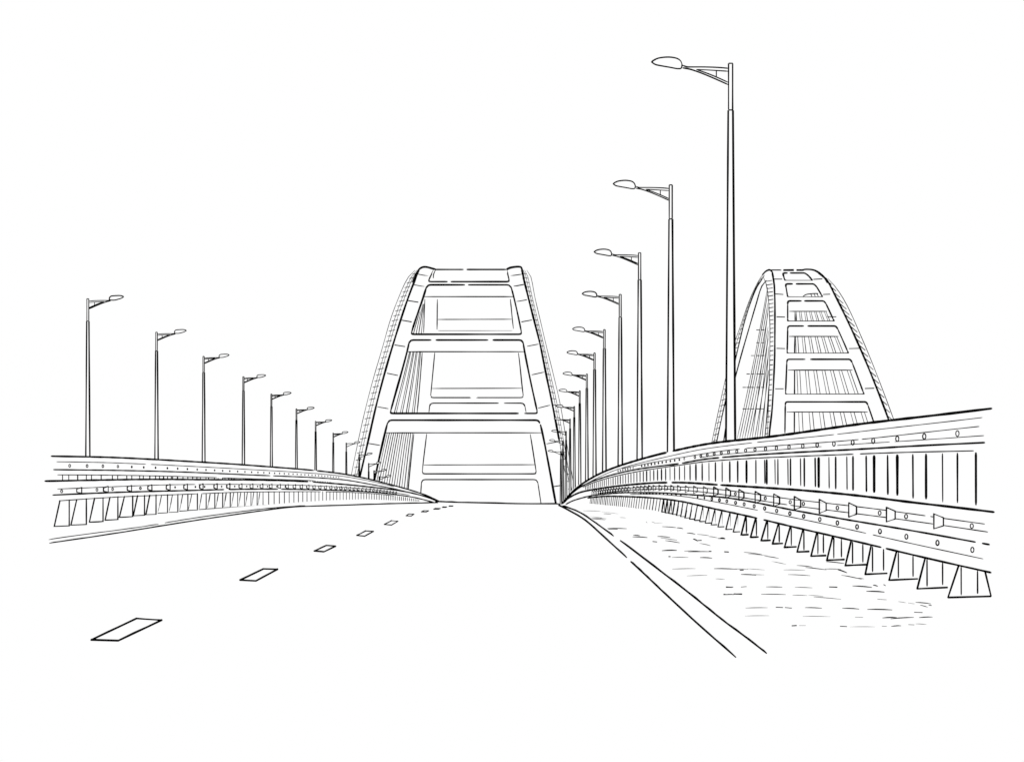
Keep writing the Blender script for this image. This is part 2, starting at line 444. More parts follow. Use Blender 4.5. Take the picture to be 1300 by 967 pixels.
for x in [p[0] for p in z4([(160, 0), (128, 0), (98, 0), (71, 0), (45, 0), (22, 0), (0, 0)])] + spread(900, 742, 8.6, 2.1): balx.append((x, x-max(1, .3*(90/YR(x))), 1))
for a, b, k in balx:
    m = MB(); Y = YQ(a); yt = Q5(a)+2.2*min(1, 28/Y*1.3); yb = RT(a)-6*min(1, 30/Y)
    if b == a: b = a-1
    q = [P(b, yt, YQ(b)+.1), P(a, yt, YQ(a)+.1), P(a, yb+6, YQ(a)+.1), P(b, yb+6, YQ(b)+.1)]
    m.prism(q, (0, .06, 0))
    big = max(.95, min(2.7, 2.5*(34/Y)**.9)) * random.choice([.75, 1, 1.1])
    m.ink([P(a, yt, YQ(a)-.04), P(a+.1, yb, YQ(a)-.04)], big)
    if k == 2: m.ink([P(b-.4, yt+.5, YQ(b)-.04), P(b, yb-1, YQ(b)-.04)], big*.7)
    m.build('baluster', gp)
bq = [p[0] for p in z4([(847, 0), (734, 0), (642, 0), (560, 0), (490, 0), (426, 0), (369, 0), (320, 0), (273, 0), (230, 0), (193, 0), (157, 0), (125, 0), (95, 0), (67, 0), (42, 0), (18, 0)])]
bq += spread(bq[-1], 782, 8.8, 2.8)
for x in bq:
    s = 30/YQ(x); ring(rq, x, lerp(Q2(x), Q3(x), .55), YQ, 1.9*s, 3.3*s, 1.2)

# --- left near barrier
YL = fn([(57, 46.5), (68, 48), (165, 60), (252, 74), (315, 83), (354, 92), (394, 107), (433, 130), (472, 165), (508, 195), (562, 240)])
Lbase0 = fn([(68, 667.8), (100, 666), (123, 662), (160, 656), (207, 651), (252, 647), (297, 643.6)])
_yl = [(x, G(x, Lbase0(x))[1]) for x in (66, 110, 160, 207, 252, 297)]
YL = fn(_yl + [(354, 96), (394, 110), (433, 132), (472, 165), (508, 195), (562, 240)])
LT = fn([(57.7, 610.3), (118.6, 609.2), (216.8, 608.3), (295.4, 608.6), (354, 609.8), (393.6, 611.5), (433, 614.2), (472, 618), (508, 622.6), (536, 628.9), (560, 638)])
LU = fn([(73, 620.4), (161.5, 616.8), (230, 615), (300, 614.4), (354, 615), (433, 618.2), (472, 621), (508, 626), (525.5, 629), (558, 638.6)])
LM = fn([(67.7, 628), (165, 624.3), (230, 622.4), (300, 621), (354, 620.6), (393.6, 621.1), (433, 622.2), (472, 624.4), (508, 628.5), (525, 631.2), (556, 638.9)])
LB = fn([(75, 635.6), (165, 629.7), (252, 626.6), (315, 624.4), (393.6, 623.6), (433, 624.4), (472, 626.4), (508, 630.2), (530, 634), (554, 639)])
Lbase = fn([(68, 667.8), (88, 667.6), (100, 666), (123, 662), (141.5, 659.7), (160, 656), (176, 654.3), (194, 652.8), (207, 651), (221, 650), (235, 648.2), (248, 647.3), (262, 646), (280, 644.8), (297, 643.6), (315, 642.6), (354, 639.8), (393.6, 636.9), (433, 635), (472, 634.6), (508, 636.3), (540, 638.9), (556, 639.5)])
p0 = P(260, Lbase(260), YL(260))
gl = thing('guardrail', p0, 'near left steel guardrail with D shaped spacers and slanted wedge posts at the road edge', 'guardrail')
m = MB(); m.strip(rail_rows([LT, LU, LM, LB], YL, rng(66, 560, 110), [0, 0, 0, 0]), (0, .12, 0))
lay(m, LT, YL, 57, 559, 2.2, [(392, 396)]); lay(m, LU, YL, 73, 520, 1.0, [(248, 252)]); lay(m, LM, YL, 67, 552, 1.9, [(286, 290), (354, 357)])
lay(m, LB, YL, 75, 500, 1.1, [(252, 256), (409, 413)])
rl = m.build('rail', gl)
sx = [p[0] for p in z6([(263, 0), (438, 0), (594, 0), (729, 0), (850, 0), (965, 0), (1069, 0), (1163, 0), (1247, 0)])]
sx += spread(sx[-1], 505, 15.5, 3.6)
for x in sx:
    hh = LM(x)-LU(x)
    spacer(gl, x, (LU(x)+LM(x))/2-.8, YL, max(2.0, 6.4*(50/YL(x))), max(3.0, hh*.98), True, 1.3 if x < 300 else .95)
for x in [p[0] for p in z6([(147, 0), (380, 0), (483, 0), (667, 0), (896, 0), (1030, 0), (1091, 0), (1203, 0)])] + spread(281, 470, 17, 5):
    s = 48/YL(x); ring(rl, x, lerp(LU(x), LM(x), .42), YL, 1.3*s, 1.9*s, 1.0)
lp = [(98, 197), (208, 310), (330, 420), (434, 518), (528, 616), (620, 694), (703, 770), (783, 846), (857, 914), (926, 980), (984, 1043), (1055, 1101), (1110, 1158), (1165, 1210), (1218, 1260)]
lpx = [(50+a/5.2, (b-a)/5.2) for a, b in lp]
lpx += [(x, 0) for x in spread(lpx[-1][0], 530, 9.6, 2.3)]
for i, (x, w) in enumerate(lpx):
    if w == 0: w = max(1.2, (x-lpx[i-1][0])*.82)
    m = MB(); Y = YL(x+w/2); yb = Lbase(x+w/2)
    xt0 = x+w*.38
    xa = x+w
    q = [P(xt0, LB(xt0)-.3, YL(xt0)+.02), P(xa, LB(xa)-.3, YL(xa)+.02), base_pt(xa, yb-w*.02, YL), base_pt(x, yb+w*.02, YL)]
    m.prism(q, (0, .10, 0))
    pw = 1.5 if i < 7 else (1.25 if i < 15 else .95)
    if i < 7:
        m.ink([q[0], q[3]], pw, taper=False)
    elif x < 330:
        mid = vadd(vmul(q[0], .42), vmul(q[3], .58)); m.ink([q[0], mid], pw*.9); m.ink([mid, vadd(q[3], (0, 0, .05))], pw*.5)
    m.ink([q[1], q[2]], pw, taper=False)
    if w > 3: m.ink([q[3], q[2]], pw, taper=False)
    m.build('post', gl)

# --- left parapet
YM = lambda x: YL(x)*1.06+1.5
M0 = fn([(65.5, 578.7), (130, 580.2), (197, 583), (275.8, 587.5), (342.5, 592.5), (393.6, 596.4), (433, 600.8), (462, 606.4), (490, 613.4), (522, 622.3), (543, 629.4), (561, 638)])
M1 = fn([(72, 586), (130, 587), (197, 589.3), (315, 595.8), (393, 600), (433, 603.9), (462, 609), (490, 615.2), (522, 624), (560, 638.2)])
M2 = fn([(68, 596), (130, 596.4), (197, 598), (315, 602.3), (393, 605.8), (433, 608.6), (472, 614.8), (500, 620), (522, 625.6), (559, 638.4)])
M3 = fn([(73.4, 602.5), (197, 603.7), (315, 607.5), (393, 609.6), (433, 612), (472, 616.6), (500, 621), (522, 626.2), (558, 638.6)])
p0 = (P(260, 600, YM(260))[0], YM(260), gz(P(260, 600, YM(260))[0], YM(260)))
gm = thing('parapet', p0, 'low left parapet rail with a dotted bolt row, partly hidden behind the left guardrail', 'parapet')
m = MB(); m.strip(rail_rows([M0, M1, M2, M3], YM, rng(66, 560, 110), [0]*4), (0, .15, 0))
lay(m, M0, YM, 65, 560, 2.2, [(398, 402)]); lay(m, M1, YM, 72, 500, 1.0, [(186, 190)]); lay(m, M2, YM, 68, 520, 1.7, [(343, 346)]); lay(m, M3, YM, 73, 400, 1.1, [(277, 281)])
rm_ = m.build('rail', gm)
m = MB(); pr = [[], []]
for x in rng(73, 560, 70):
    pr[0].append(P(x, M3(x)-1, YM(x)+.2)); a = P(x, Lbase(x), YM(x)+.2); pr[1].append((a[0], a[1], a[2]-.3))
m.strip(pr, (0, .08, 0)); m.build('panel', gm)
bl = [p[0] for p in z6([(200, 0), (315, 0), (419, 0), (518, 0), (610, 0), (689, 0), (767, 0), (845, 0), (913, 0), (977, 0), (1042, 0), (1100, 0), (1157, 0), (1210, 0), (1257, 0)])]
bl += spread(bl[-1], 432, 10, 3.2)
for x in bl:
    s = 50/YM(x); ring(rm_, x, lerp(M1(x), M2(x), .48), YM, 1.25*s, 2.0*s, 1.0)
tk = [153, 194, 253, 310, 344, 408, 482, 517, 577, 610, 662, 686, 729, 767, 793, 820, 846, 871, 880, 912, 948, 980, 1012, 1040, 1063, 1100, 1117, 1155, 1180, 1210, 1225, 1250, 1268, 1285]
tkx = [50+t/5.2 for t in tk] + spread(300, 420, 4.6, 3)
for x in tkx:
    m = MB(); Y = YM(x); m.prism([P(x-1.2, M3(x), Y+.1), P(x, M3(x), Y+.1), P(x, LT(x)+4, Y+.1), P(x-1.2, LT(x)+4, Y+.1)], (0, .06, 0))
    m.ink([P(x, M3(x)+.4, Y+.1), P(x, LT(x)+1, Y+.1)], random.choice([1.0, 1.3]) if x < 300 else .8, taper=False)
    m.build('baluster', gm)

# ---------------------------------------------------------------- street lamps
def lamp(px, py, Y, side, label, group):
    """side=+1: head reaches to the left; real size: 0.02 m per survey pixel of the nearest lamp"""
    x0 = (px-CX)*Y/F; zt = (HY-py)*Y/F; zb = gz(x0, Y) if Y < 500 else -1
    root = thing('street_lamp', (x0, Y, zb), label, 'street lamp', group)
    k = .02; d = -side
    def T(u, v, dy=0.): return (x0+d*u*k, Y+dy, zt-v*k)   # u px towards the head, v px down from the top
    g = (50./Y)**.42
    wt = lambda w: max(.85 if Y < 200 else (.7 if side < 0 else .62), w*g)
    # lower pole
    m = MB(); c = (x0, Y)
    z2_ = zt-59.5*k; H = z2_-zb
    r0, r1 = .060, .060+.0068*H
    m.lathe(c, [(zb, r1+.06), (zb+.05, r1+.06), (zb+.055, r1), (z2_, r0)])
    for s_, w in ((-1, 2.1), (1, 2.5)):
        m.ink([(x0+s_*(r1+(r0-r1)*t), Y, zb+H*t) for t in rng(0, 1, 9)], wt(w), taper=False)
    m.ink([(x0-r0, Y-r0, z2_), (x0, Y-r0*1.05, z2_), (x0+r0, Y-r0, z2_)], wt(1.4), taper=False)
    m.build('pole', root)
    # upper mast
    m = MB(); rm = .052
    m.lathe(c, [(z2_-.02, rm), (zt, rm)])
    for s_, w in ((-1, 1.5), (1, 1.7)):
        m.ink([(x0+s_*rm, Y, lerp(z2_+.02, zt, t)) for t in rng(0, 1, 5)], wt(w), taper=False)
    m.ink([(x0-rm, Y-.03, zt), (x0+rm, Y-.03, zt)], wt(1.5), taper=False)
    m.build('mast', root)
    # bracket arm: two tubes meeting, with a strut
    m = MB(); sc = 1/3.4545
    def Z(pts, dy=0.): return [T((648-a)*sc, (b-73)*sc, dy) for a, b in pts]
    outer_t = smooth([(638, 95), (590, 91), (530, 89), (475, 89), (455, 88), (437, 82)], 4)
    outer_b = smooth([(638, 167), (580, 141), (520, 116), (470, 99), (437, 93)], 4)
    hole = [(497, 100), (560, 103), (638, 108), (638, 157), (585, 133), (540, 115)]
    top_in = smooth([(638, 108), (560, 103), (497, 100)], 4); bot_in = smooth([(638, 157), (585, 133), (540, 115), (497, 100)], 3)
    def band(a, b):
        n = len(a); b2 = [b[int(round(i*(len(b)-1)/(n-1)))] for i in range(n)]
        m.strip([Z(a, -.03), Z(b2, -.03)], (0, .06, 0))
    band(outer_t[:13], top_in); band(outer_b[:13], bot_in); band(outer_t[12:], outer_b[8:])
    m.ink(Z(outer_t, -.03), wt(1.6)); m.ink(Z(outer_b, -.03), wt(1.7))
    if Y < 260:
        m.ink(Z(top_in, -.03), wt(1.3)); m.ink(Z(bot_in, -.03), wt(1.5))
        m.ink(Z([(585, 105), (585, 131)], -.03), wt(1.2), taper=False)
    m.build('bracket_arm', root)
    # lamp head: flattened almond body
    m = MB()
    if side < 0:
        U = lambda L: [(648-u*3.4545, 73+v*3.4545) for u, v in L]
        tp = smooth(U([(94.9, -5), (93, -7), (85, -8.6), (72, -8.2), (62.7, -7.2), (58.5, -4), (57.3, 1)]), 4)
        bt = smooth(U([(94.9, -5), (89, -1.4), (80, 1.4), (71, 3.5), (63, 3.6), (58.5, 2.8), (57.3, 1)]), 4)
    else:
      tp = smooth([(302, 66), (312, 58), (335, 49), (375, 45), (410, 50), (428, 62), (435, 80)], 4)
      bt = smooth([(302, 66), (318, 77), (345, 83), (385, 90), (412, 95), (430, 94), (435, 82)], 4)
    n = len(tp); S = 12; vs = []; fs = []
    for i in range(n):
        a = tp[i]; b = bt[i]; cx_ = (a[0]+b[0])/2; cy_ = (a[1]+b[1])/2
        hx = (a[0]-b[0])/2; hy = (a[1]-b[1])/2
        wy = .17*math.sin(math.pi*min(1, max(0.02, i/(n-1)*.93+.03)))**.6
        for q in range(S):
            an = 2*math.pi*q/S; cc = math.cos(an)
            p = T((648-(cx_+hx*cc))*sc, (cy_+hy*cc-73)*sc, wy*math.sin(an)); vs.append(p)
    for i in range(n-1):
        for q in range(S): fs.append((i*S+q, i*S+(q+1) % S, (i+1)*S+(q+1) % S, (i+1)*S+q))
    fs.append(tuple(range(S))); fs.append(tuple((n-1)*S+q for q in range(S)))
    m.add(vs, fs)
    m.ink(Z(tp+bt[::-1][1:-1]), wt(1.7), closed=True)
    m.build('lamp_head', root)
    return root

R = [(927.5, 81), (851.5, 235), (812, 321), (787.4, 373.8), (767.2, 418.4), (754.8, 448), (745, 474.6), (736, 495.9), (729, 515.7), (723.7, 531.6), (718.6, 547.2), (714.7, 559), (712, 572.5)]
RY = [50, 68.7, 86.9, 103.8, 124.2, 142.9, 165, 189, 217, 246, 272, 292, 310]
RLb = ['tallest and nearest street lamp, its thick pole crossing the left side of the right arch',
       'second tallest street lamp, between the tallest lamp and the third of the right row',
       'third street lamp of the right row, head slightly above the centre arch top',
       'fourth street lamp of the right row, head level with the centre arch topmost opening',
       'fifth street lamp of the right row, head right of the centre arch second crossbeam',
       'sixth street lamp of the right row, counted back from the tallest',
       'seventh street lamp of the right row, head beside the middle of the centre arch',
       'eighth street lamp of the right row, head just clear of the centre arch handrail',
       'ninth street lamp of the right row, head touching the centre arch handrail',
       'tenth street lamp of the right row, head over the centre arch right rib',
       'eleventh street lamp of the right row, head crossing the centre arch right rib',
       'second farthest street lamp of the right row, low against the centre arch',
       'farthest and lowest street lamp of the right row, at the centre arch right foot']
for (a, b), Y, lb in zip(R, RY, RLb): lamp(a, b, Y, 1, lb, 'street lamps along the right parapet')
Lm = [(111.5, 379.3), (198.7, 421.7), (258.5, 452.4), (309, 478), (344.5, 500), (376.3, 518.8), (400.7, 534.5), (423, 549.4), (439.6, 562), (456, 576.3), (468, 587.8), (474.8, 597), (481.5, 604.5)]
LY = [105, 126, 147, 168, 189, 210, 231, 252, 270, 285, 297, 306, 314]
LLb = ['leftmost street lamp, tallest of the left row, arm pointing right',
       'second street lamp from the left edge, arm pointing right over the left parapet',
       'third street lamp from the left edge, in the row beyond the left parapet',
       'fourth street lamp from the left edge, in the row beyond the left parapet',
       'fifth street lamp from the left edge, midway along the left row',
       'sixth street lamp from the left edge, beyond the left parapet',
       'seventh street lamp from the left edge, small and thin',
       'eighth street lamp from the left edge, last with clear space to the arch',
       'ninth street lamp from the left, its head reaching the centre arch handrail',
       'tenth street lamp from the left, pole just outside the centre arch left rib',
       'eleventh street lamp from the left, tiny, over the centre arch left rib',
       'twelfth street lamp from the left, tiny, against the lower left rib of the centre arch',
       'last and smallest street lamp of the left row, inside the centre arch left rib']
for (a, b), Y, lb in zip(Lm, LY, LLb): lamp(a, b, Y, -1, lb, 'street lamps beyond the left parapet')

# ---------------------------------------------------------------- arches
class Arch:
    """parabolic arch standing along the road: depth for a given height on its near or far half"""
    def __init__(s, Y0, half, top):
        s.Y0, s.half = Y0, half
        ys = rng(Y0-40, Y0+2*half, 1200)
        h = lambda Y, H: H*(1-((Y0+half-Y)/half)**2)*F/Y
        mx = max(h(Y, 1.) for Y in ys); s.H = (HY-top)/mx
        tab = [(Y, h(Y, s.H)) for Y in ys]; k = max(range(len(tab)), key=lambda i: tab[i][1])
        s.front = tab[:k+1]; s.back = tab[k:]
    def Yf(s, y):
        v = HY-y; best = s.front[-1][0]
        for Y, h in s.front:
            if h >= v: return Y
        return best
    def Yb(s, y):
        v = HY-y
        for Y, h in s.back:
            if h <= v: return Y
        return s.back[-1][0]

def invfn(pts): return fn([(y, x) for x, y in pts])     # x as a function of y

def roundrect(m, pts, rad, depth, w, skip=()):
    """opening outline with rounded corners; pts in order; skip = edges left out"""
    pass

# ---- centre arch
A1 = Arch(330, 115, 338.5)
Lo = invfn([(541, 339.6), (532.5, 343), (525.5, 358.7), (515, 387), (502.6, 425.5), (490, 467.7), (478, 513), (467.5, 559), (457, 604.8), (448, 645)])
Li = invfn([(551, 341.8), (543.8, 357), (537.8, 376), (522, 423.7), (516.7, 446.6), (495.6, 523), (488.6, 550), (476, 606.6), (468, 645)])
Ro = invfn([(654, 338.8), (661.5, 342), (666, 358.7), (673, 386.8), (678.4, 408), (685.5, 436), (692.5, 471), (701.3, 513.4), (710, 559), (717, 598), (725, 645)])
Ri = invfn([(643, 341.8), (646.8, 357), (652, 376), (662, 422), (666, 446), (682, 522), (688.5, 549), (697, 592), (705.5, 638), (707, 645)])
BLo = invfn([(541.5, 362), (539.5, 378), (537.8, 422), (536, 448), (529.7, 522), (525.5, 550), (518.5, 617), (516, 645)])
BLi = invfn([(556.5, 362), (555.3, 378), (554.8, 418), (551.9, 448), (546.6, 503.5), (541.7, 550), (536, 600), (533, 645)])
BRi = invfn([(645.5, 362), (647.8, 379), (652, 418.5), (658, 447), (664.4, 503), (673, 550), (681, 600.6), (687, 640)])
BRo = invfn([(656, 362), (660, 379), (666, 418), (673, 447), (681, 503), (689, 550), (698, 600), (704, 645)])
base = P(586, 645, 330)
ab = thing('arch_bridge', (base[0], 330, zc(330)), 'large arch straight ahead over the road, with wide crossbeams between two leaning ribs', 'arch bridge', None)

def curve(m, f, Yf, ya, yb, w, dx=0., n=None, gaps=()):
    n = n or max(6, int((yb-ya)/7)); cur = []
    for y in rng(ya, yb, n):
        if any(a < y < b for a, b in gaps):
            if len(cur) > 1: m.ink(cur, w)
            cur = []; continue
        cur.append(P(f(y)+dx, y, Yf(y)))
    if len(cur) > 1: m.ink(cur, w)

def hline(m, x0, x1, y0, y1, Y, w, gaps=()):
    cur = []
    for x in rng(x0, x1, 50):
        if any(a < x < b for a, b in gaps):
            if len(cur) > 1: m.ink(cur, w)
            cur = []; continue
        cur.append(P(x, lerp(y0, y1, (x-x0)/(x1-x0)), Y))
    if len(cur) > 1: m.ink(cur, w)

def rib(A, fo, fi, bo, bi, par, y0, yb0, sx, wo, wi, ticks, inner_segs, back_out, back_in_segs, capw=2.2, cap=None, out_end=648):
    m = MB()
    ya = [y0+.0] + [y0+1.5, y0+4, y0+8] + rng(y0+14, 648, 40)
    m.strip([[P(fo(y), y, A.Yf(y)) for y in ya], [P(fi(y) if y > y0+3 else lerp(fo(y), fi(y0+3), .9), y, A.Yf(y)) for y in ya]], (0, 2.4, 0))
    if bo:
        yb = rng(yb0, 648, 36)
        m.strip([[P(bo(y), y, A.Yb(y)) for y in yb], [P(bi(y), y, A.Yb(y)) for y in yb]], (0, 2.4, 0))
    curve(m, fo, A.Yf, y0+4, out_end, wo)
    if out_end < 640: curve(m, fo, A.Yf, out_end, out_end+38, .8)
    for a, b, w in inner_segs: curve(m, fi, A.Yf, a, b, w, n=max(5, int((b-a)/6)))
    for a, b, w in back_out: curve(m, bo, A.Yb, a, b, w)
    for a, b, w in back_in_segs: curve(m, bi, A.Yb, a, b, w)
    for (xa, y1), (xb, y2) in ticks: m.ink([P(xa, y1, A.Yf((y1+y2)/2)-.05), P(xb, y2, A.Yf((y1+y2)/2)-.05)], 1.1)
    if cap: m.ink([P(x, y, A.Yf(min(y+3, 640))) for x, y in smooth(cap, 6)], capw)
    return m.build('arch_rib', par)

def tks(L, zf): return [tuple(zf([(a, b), (c, d)])) for a, b, c, d in L]
rib(A1, Lo, Li, BLo, BLi, ab, 339.7, 362, -1, 2.2, 1.7,
    tks([(316, 80, 352, 87), (300, 118, 338, 125), (278, 175, 316, 181), (257, 246, 292, 252), (230, 335, 268, 341), (203, 437, 242, 445), (168, 558, 208, 565), (135, 690, 178, 697)], z2),
    [(343, 356, 1.6), (364, 421, 2.2), (434, 521, 2.2), (537, 648, 2.3)], [(380, 422, 1.1), (448, 523, 1.2), (551, 648, 1.3)], [(380, 418, 1.2), (448, 502, 1.3), (513, 523, 1.1), (551, 599, 1.3), (611, 648, 1.2)],
    2.2, z2([(296, 108), (312, 72), (326, 57), (345, 54), (378, 63)]))
rib(A1, Ro, Ri, BRo, BRi, ab, 339.2, 362, 1, 2.2, 1.7,
    tks([(648, 86, 690, 80), (660, 124, 697, 117), (670, 179, 708, 172), (688, 252, 726, 245), (708, 340, 750, 332), (725, 443, 770, 433), (748, 563, 792, 552), (778, 692, 820, 684), (803, 846, 828, 842)], z2),
    [(343, 356, 1.6), (364, 421, 1.8), (434, 521, 2.0), (539, 648, 2.3)], [], [(380, 417, 1.2), (448, 502, 1.3), (513, 523, 1.1), (551, 599, 1.3), (611, 648, 1.2)],
    2.2, z2([(635, 63), (650, 56), (680, 53), (690, 62), (697, 100)]), out_end=562)

def brace(A, par, xl, xr, yt, yf, yu, w, gl=1.8, front=True, gaps=(), gaps2=(), skew=0.):
    """cross-beam: front face yt..yf, soffit down to yu, rounded where it meets the ribs"""
    Yd = A.Yf if front else A.Yb
    m = MB(); Y = Yd(yf)+.3
    L = lambda y: xl(y)-1.0; Rr = lambda y: xr(y)+1.0
    m.prism([P(L(yt), yt, Y), P(Rr(yt), yt, Y), P(Rr(yf), yf, Y), P(L(yf), yf, Y)], (0, 1.0, 0))
    if yu: m.prism([P(L(yf), yf-.5, Y+.4), P(Rr(yf), yf-.5, Y+.4), P(Rr(yu), yu, Y+4), P(L(yu), yu, Y+4)], (0, .8, 0))
    Yi = Y-.35
    r = 3.2
    # upper line of the face with corners turning up, lower line with corners turning down
    up = smooth([(xl(yt-r)+.2, yt-r), (xl(yt)+1.1, yt-.6), (xl(yt)+r+1, yt), ], 4) + [(x, yt+skew*(x-xl(yt))) for x in rng(xl(yt)+r+3, xr(yt)-r-3, 50)] + smooth([(xr(yt)-r-1, yt), (xr(yt)-1.1, yt-.6), (xr(yt-r)-.2, yt-r)], 4)
    dn = smooth([(xl(yf+r+1)+.2, yf+r+1), (xl(yf)+1.4, yf+.9), (xl(yf)+r+1.5, yf)], 4) + [(x, yf+skew*(x-xl(yf))) for x in rng(xl(yf)+r+3, xr(yf)-r-3, 50)] + smooth([(xr(yf)-r-1.5, yf), (xr(yf)-1.4, yf+.9), (xr(yf+r+1)-.2, yf+r+1)], 4)
    def draw(pts, gp):
        cur = []
        for x, y in pts:
            if any(a < x < b for a, b in gp):
                if len(cur) > 1: m.ink([P(u, v, Yi) for u, v in cur], gl)
                cur = []
            else: cur.append((x, y))
        if len(cur) > 1: m.ink([P(u, v, Yi) for u, v in cur], gl)
    if yt: draw(up, gaps)
    draw(dn, gaps2)
    if yu: m.ink([P(x, yu, Y+3.9) for x in rng(xl(yu)+.5, xr(yu)-.5, 10)], 1.3)
    return m.build('crossbeam', par)

# top slab between the rib heads
m = MB()
m.prism([P(551, 341.6, A1.Yf(345)), P(643, 341.6, A1.Yf(345)), P(647.5, 358, A1.Yf(357)), P(543.5, 358, A1.Yf(357))], (0, 2, 0))
hline(m, 551, 643, 342.2, 342.2, A1.Yf(345)-.1, 1.9, [(590, 591)])
m.ink([P(x, y, A1.Yf(352)-.1) for x, y in z2([(378, 64), (371, 80), (369, 104)])], 1.3)
m.build('crossbeam', ab)
brace(A1, ab, Li, Ri, 357.6, 361.6, 376.6, 1, 1.9, gaps=[(570, 572)], gaps2=[(591, 593)])
brace(A1, ab, Li, Ri, 424.3, 431.6, 446.4, 1, 2.0, gaps=[(612, 613.5)], gaps2=[(550, 552), (622, 623.5)])
brace(A1, ab, Li, Ri, 524.6, 533.2, 549.2, 1, 2.1, gaps=[(660, 664)])
# far half
brace(A1, ab, BLi, BRi, 419.3, 425.0, None, 1, 1.3, front=False)
brace(A1, ab, BLi, BRi, 504.6, 511.6, None, 1, 1.4, front=False, gaps=[(600, 604)], gaps2=[(634, 638)])
brace(A1, ab, BLi, BRi, 601.2, 608.5, None, 1, 1.5, front=False)
for y, yb in ((405.5, 419.3), (493, 504.6), (590, 601.2)):
    m = MB(); Y = A1.Yb(yb)+3
    m.prism([P(BLi(y), y, Y), P(BRi(y), y, Y), P(BRi(yb), yb, Y-2), P(BLi(yb), yb, Y-2)], (0, .8, 0))
    m.ink([P(x, y-.3*(x-BLi(y))/110, Y-.05) for x in rng(BLi(y)+1, BRi(y)-1, 10)], 1.1)
    m.build('crossbeam', ab)
# hangers of the left rib, fanned between near and far half
for k in range(13):
    u = (k+.7)/13.2
    ya = (396 if k == 1 else 386) if k % 3 == 1 else (436 if k % 3 == 2 else 540)
    m = MB(); pts = []
    for y in rng(ya, 640, 30):
        l = Li(y)+1; r = BLo(y); pts.append(P(lerp(l, r, u), y, lerp(A1.Yf(y)+3, A1.Yb(y)-2, u)))
    m.ink(pts, .95 if k % 2 else .75); m.build('hanger', ab)

def ladder(A, par, f_out, f_in, ya, yb, step, offs, rung, tilt=-.15, Yfun=None, r0=0., r1=.92):
    m = MB(); Yf = Yfun or A.Yf
    for i, o in enumerate(offs):
        n = max(8, int((yb-ya)/8))
        m.ink([P(lerp(f_out(y), f_in(y), o), y, Yf(y)) for y in rng(ya, yb, n)], rung*(.95 if i == 0 else .8))
    y = ya+4; k = 0
    while y < yb:
        a = f_out(y)+.5; b = f_in(y)
        m.ink([P(lerp(a, b, r0), y+tilt*(a-b)*(1-r0), Yf(y)), P(lerp(a, b, r1), y, Yf(y))], rung*1.05, taper=False)
        y += step*(1+.9*(y-ya)/(yb-ya)); k += 1
    return m.build('handrail', par)
LaO = invfn([(529, 341), (518.5, 351.6), (506, 378), (495.6, 406), (485, 443), (472.7, 485), (462, 527), (453.4, 566), (446.4, 601), (439, 645)])
RaO = invfn([(667.5, 341), (674, 351.6), (678.8, 376), (687, 411), (694.5, 443), (701.5, 471), (712, 517), (719, 559), (726, 601), (733, 645)])
ladder(A1, ab, LaO, lambda y: Lo(y), 343, 645, 5.4, (0, .38, .62), .7, r0=.1, r1=.75)
ladder(A1, ab, RaO, lambda y: Ro(y), 343, 645, 5.4, (0, .4, .65), .7, tilt=.15, r0=.38, r1=.95)

# ---- right arch
A2 = Arch(330, 115, 342)
base = P(1052, 645, 330)
ar = thing('arch_bridge', (base[0], 330, zc(330)), 'narrower ladder-like arch at right, seen obliquely behind the tallest street lamp', 'arch bridge', None)
Fo = invfn([(977, 343.4), (979.5, 346), (983, 362.5), (983.8, 390.8), (983.6, 443.8), (982.4, 479), (980.3, 518), (977, 548), (970, 645)])
Fi = invfn([(993, 345.0), (994.4, 349), (997.2, 360.7), (1000, 382), (1000, 413.8), (999, 456), (997, 511), (996.5, 546.5), (995, 645)])
So = invfn([(1030, 342.6), (1046.8, 351.8), (1061, 376.6), (1075, 405), (1092.8, 443.8), (1110.5, 486.3), (1128, 532.3), (1165, 645)])
Si = invfn([(1022, 345), (1031.6, 356.4), (1044, 376.6), (1059, 407.8), (1076.9, 448), (1096.3, 498.7), (1108.7, 534), (1145, 645)])
# far half of the left rib, swinging down to the left
Bo = invfn(z3([(768, 72), (762, 88), (740, 120), (715, 180), (690, 260), (673, 330), (650, 430), (631, 505), (594, 675)]) + [(893, 645)])
Bi = invfn(z3([(776, 88), (770, 103), (755, 122), (735, 185), (710, 270), (675, 392), (648, 500), (632, 590), (619, 672)]) + [(907, 645)])
rib(A2, Fo, Fi, Bo, Bi, ar, 343.6, 346, 1, 1.9, 1.5, tks([(800, 97, 828, 97), (803, 150, 832, 152), (808, 232, 838, 233), (808, 345, 838, 346), (803, 490, 833, 490)], z3),
    [], [(349, 648, 1.3)], [(356, 648, 1.4)], 1.7, z3([(757, 82), (768, 70), (782, 64), (792, 72), (797, 92)]))
rib(A2, So, Si, None, None, ar, 343, 346, 1, 2.1, 1.5, tks([(940, 98, 972, 96), (975, 152, 1000, 151), (990, 232, 1022, 232), (1068, 346, 1104, 345), (1125, 489, 1158, 488)], z3),
    [], [], [], 1.9, z3([(895, 66), (915, 62), (945, 66), (975, 86), (990, 110)]))
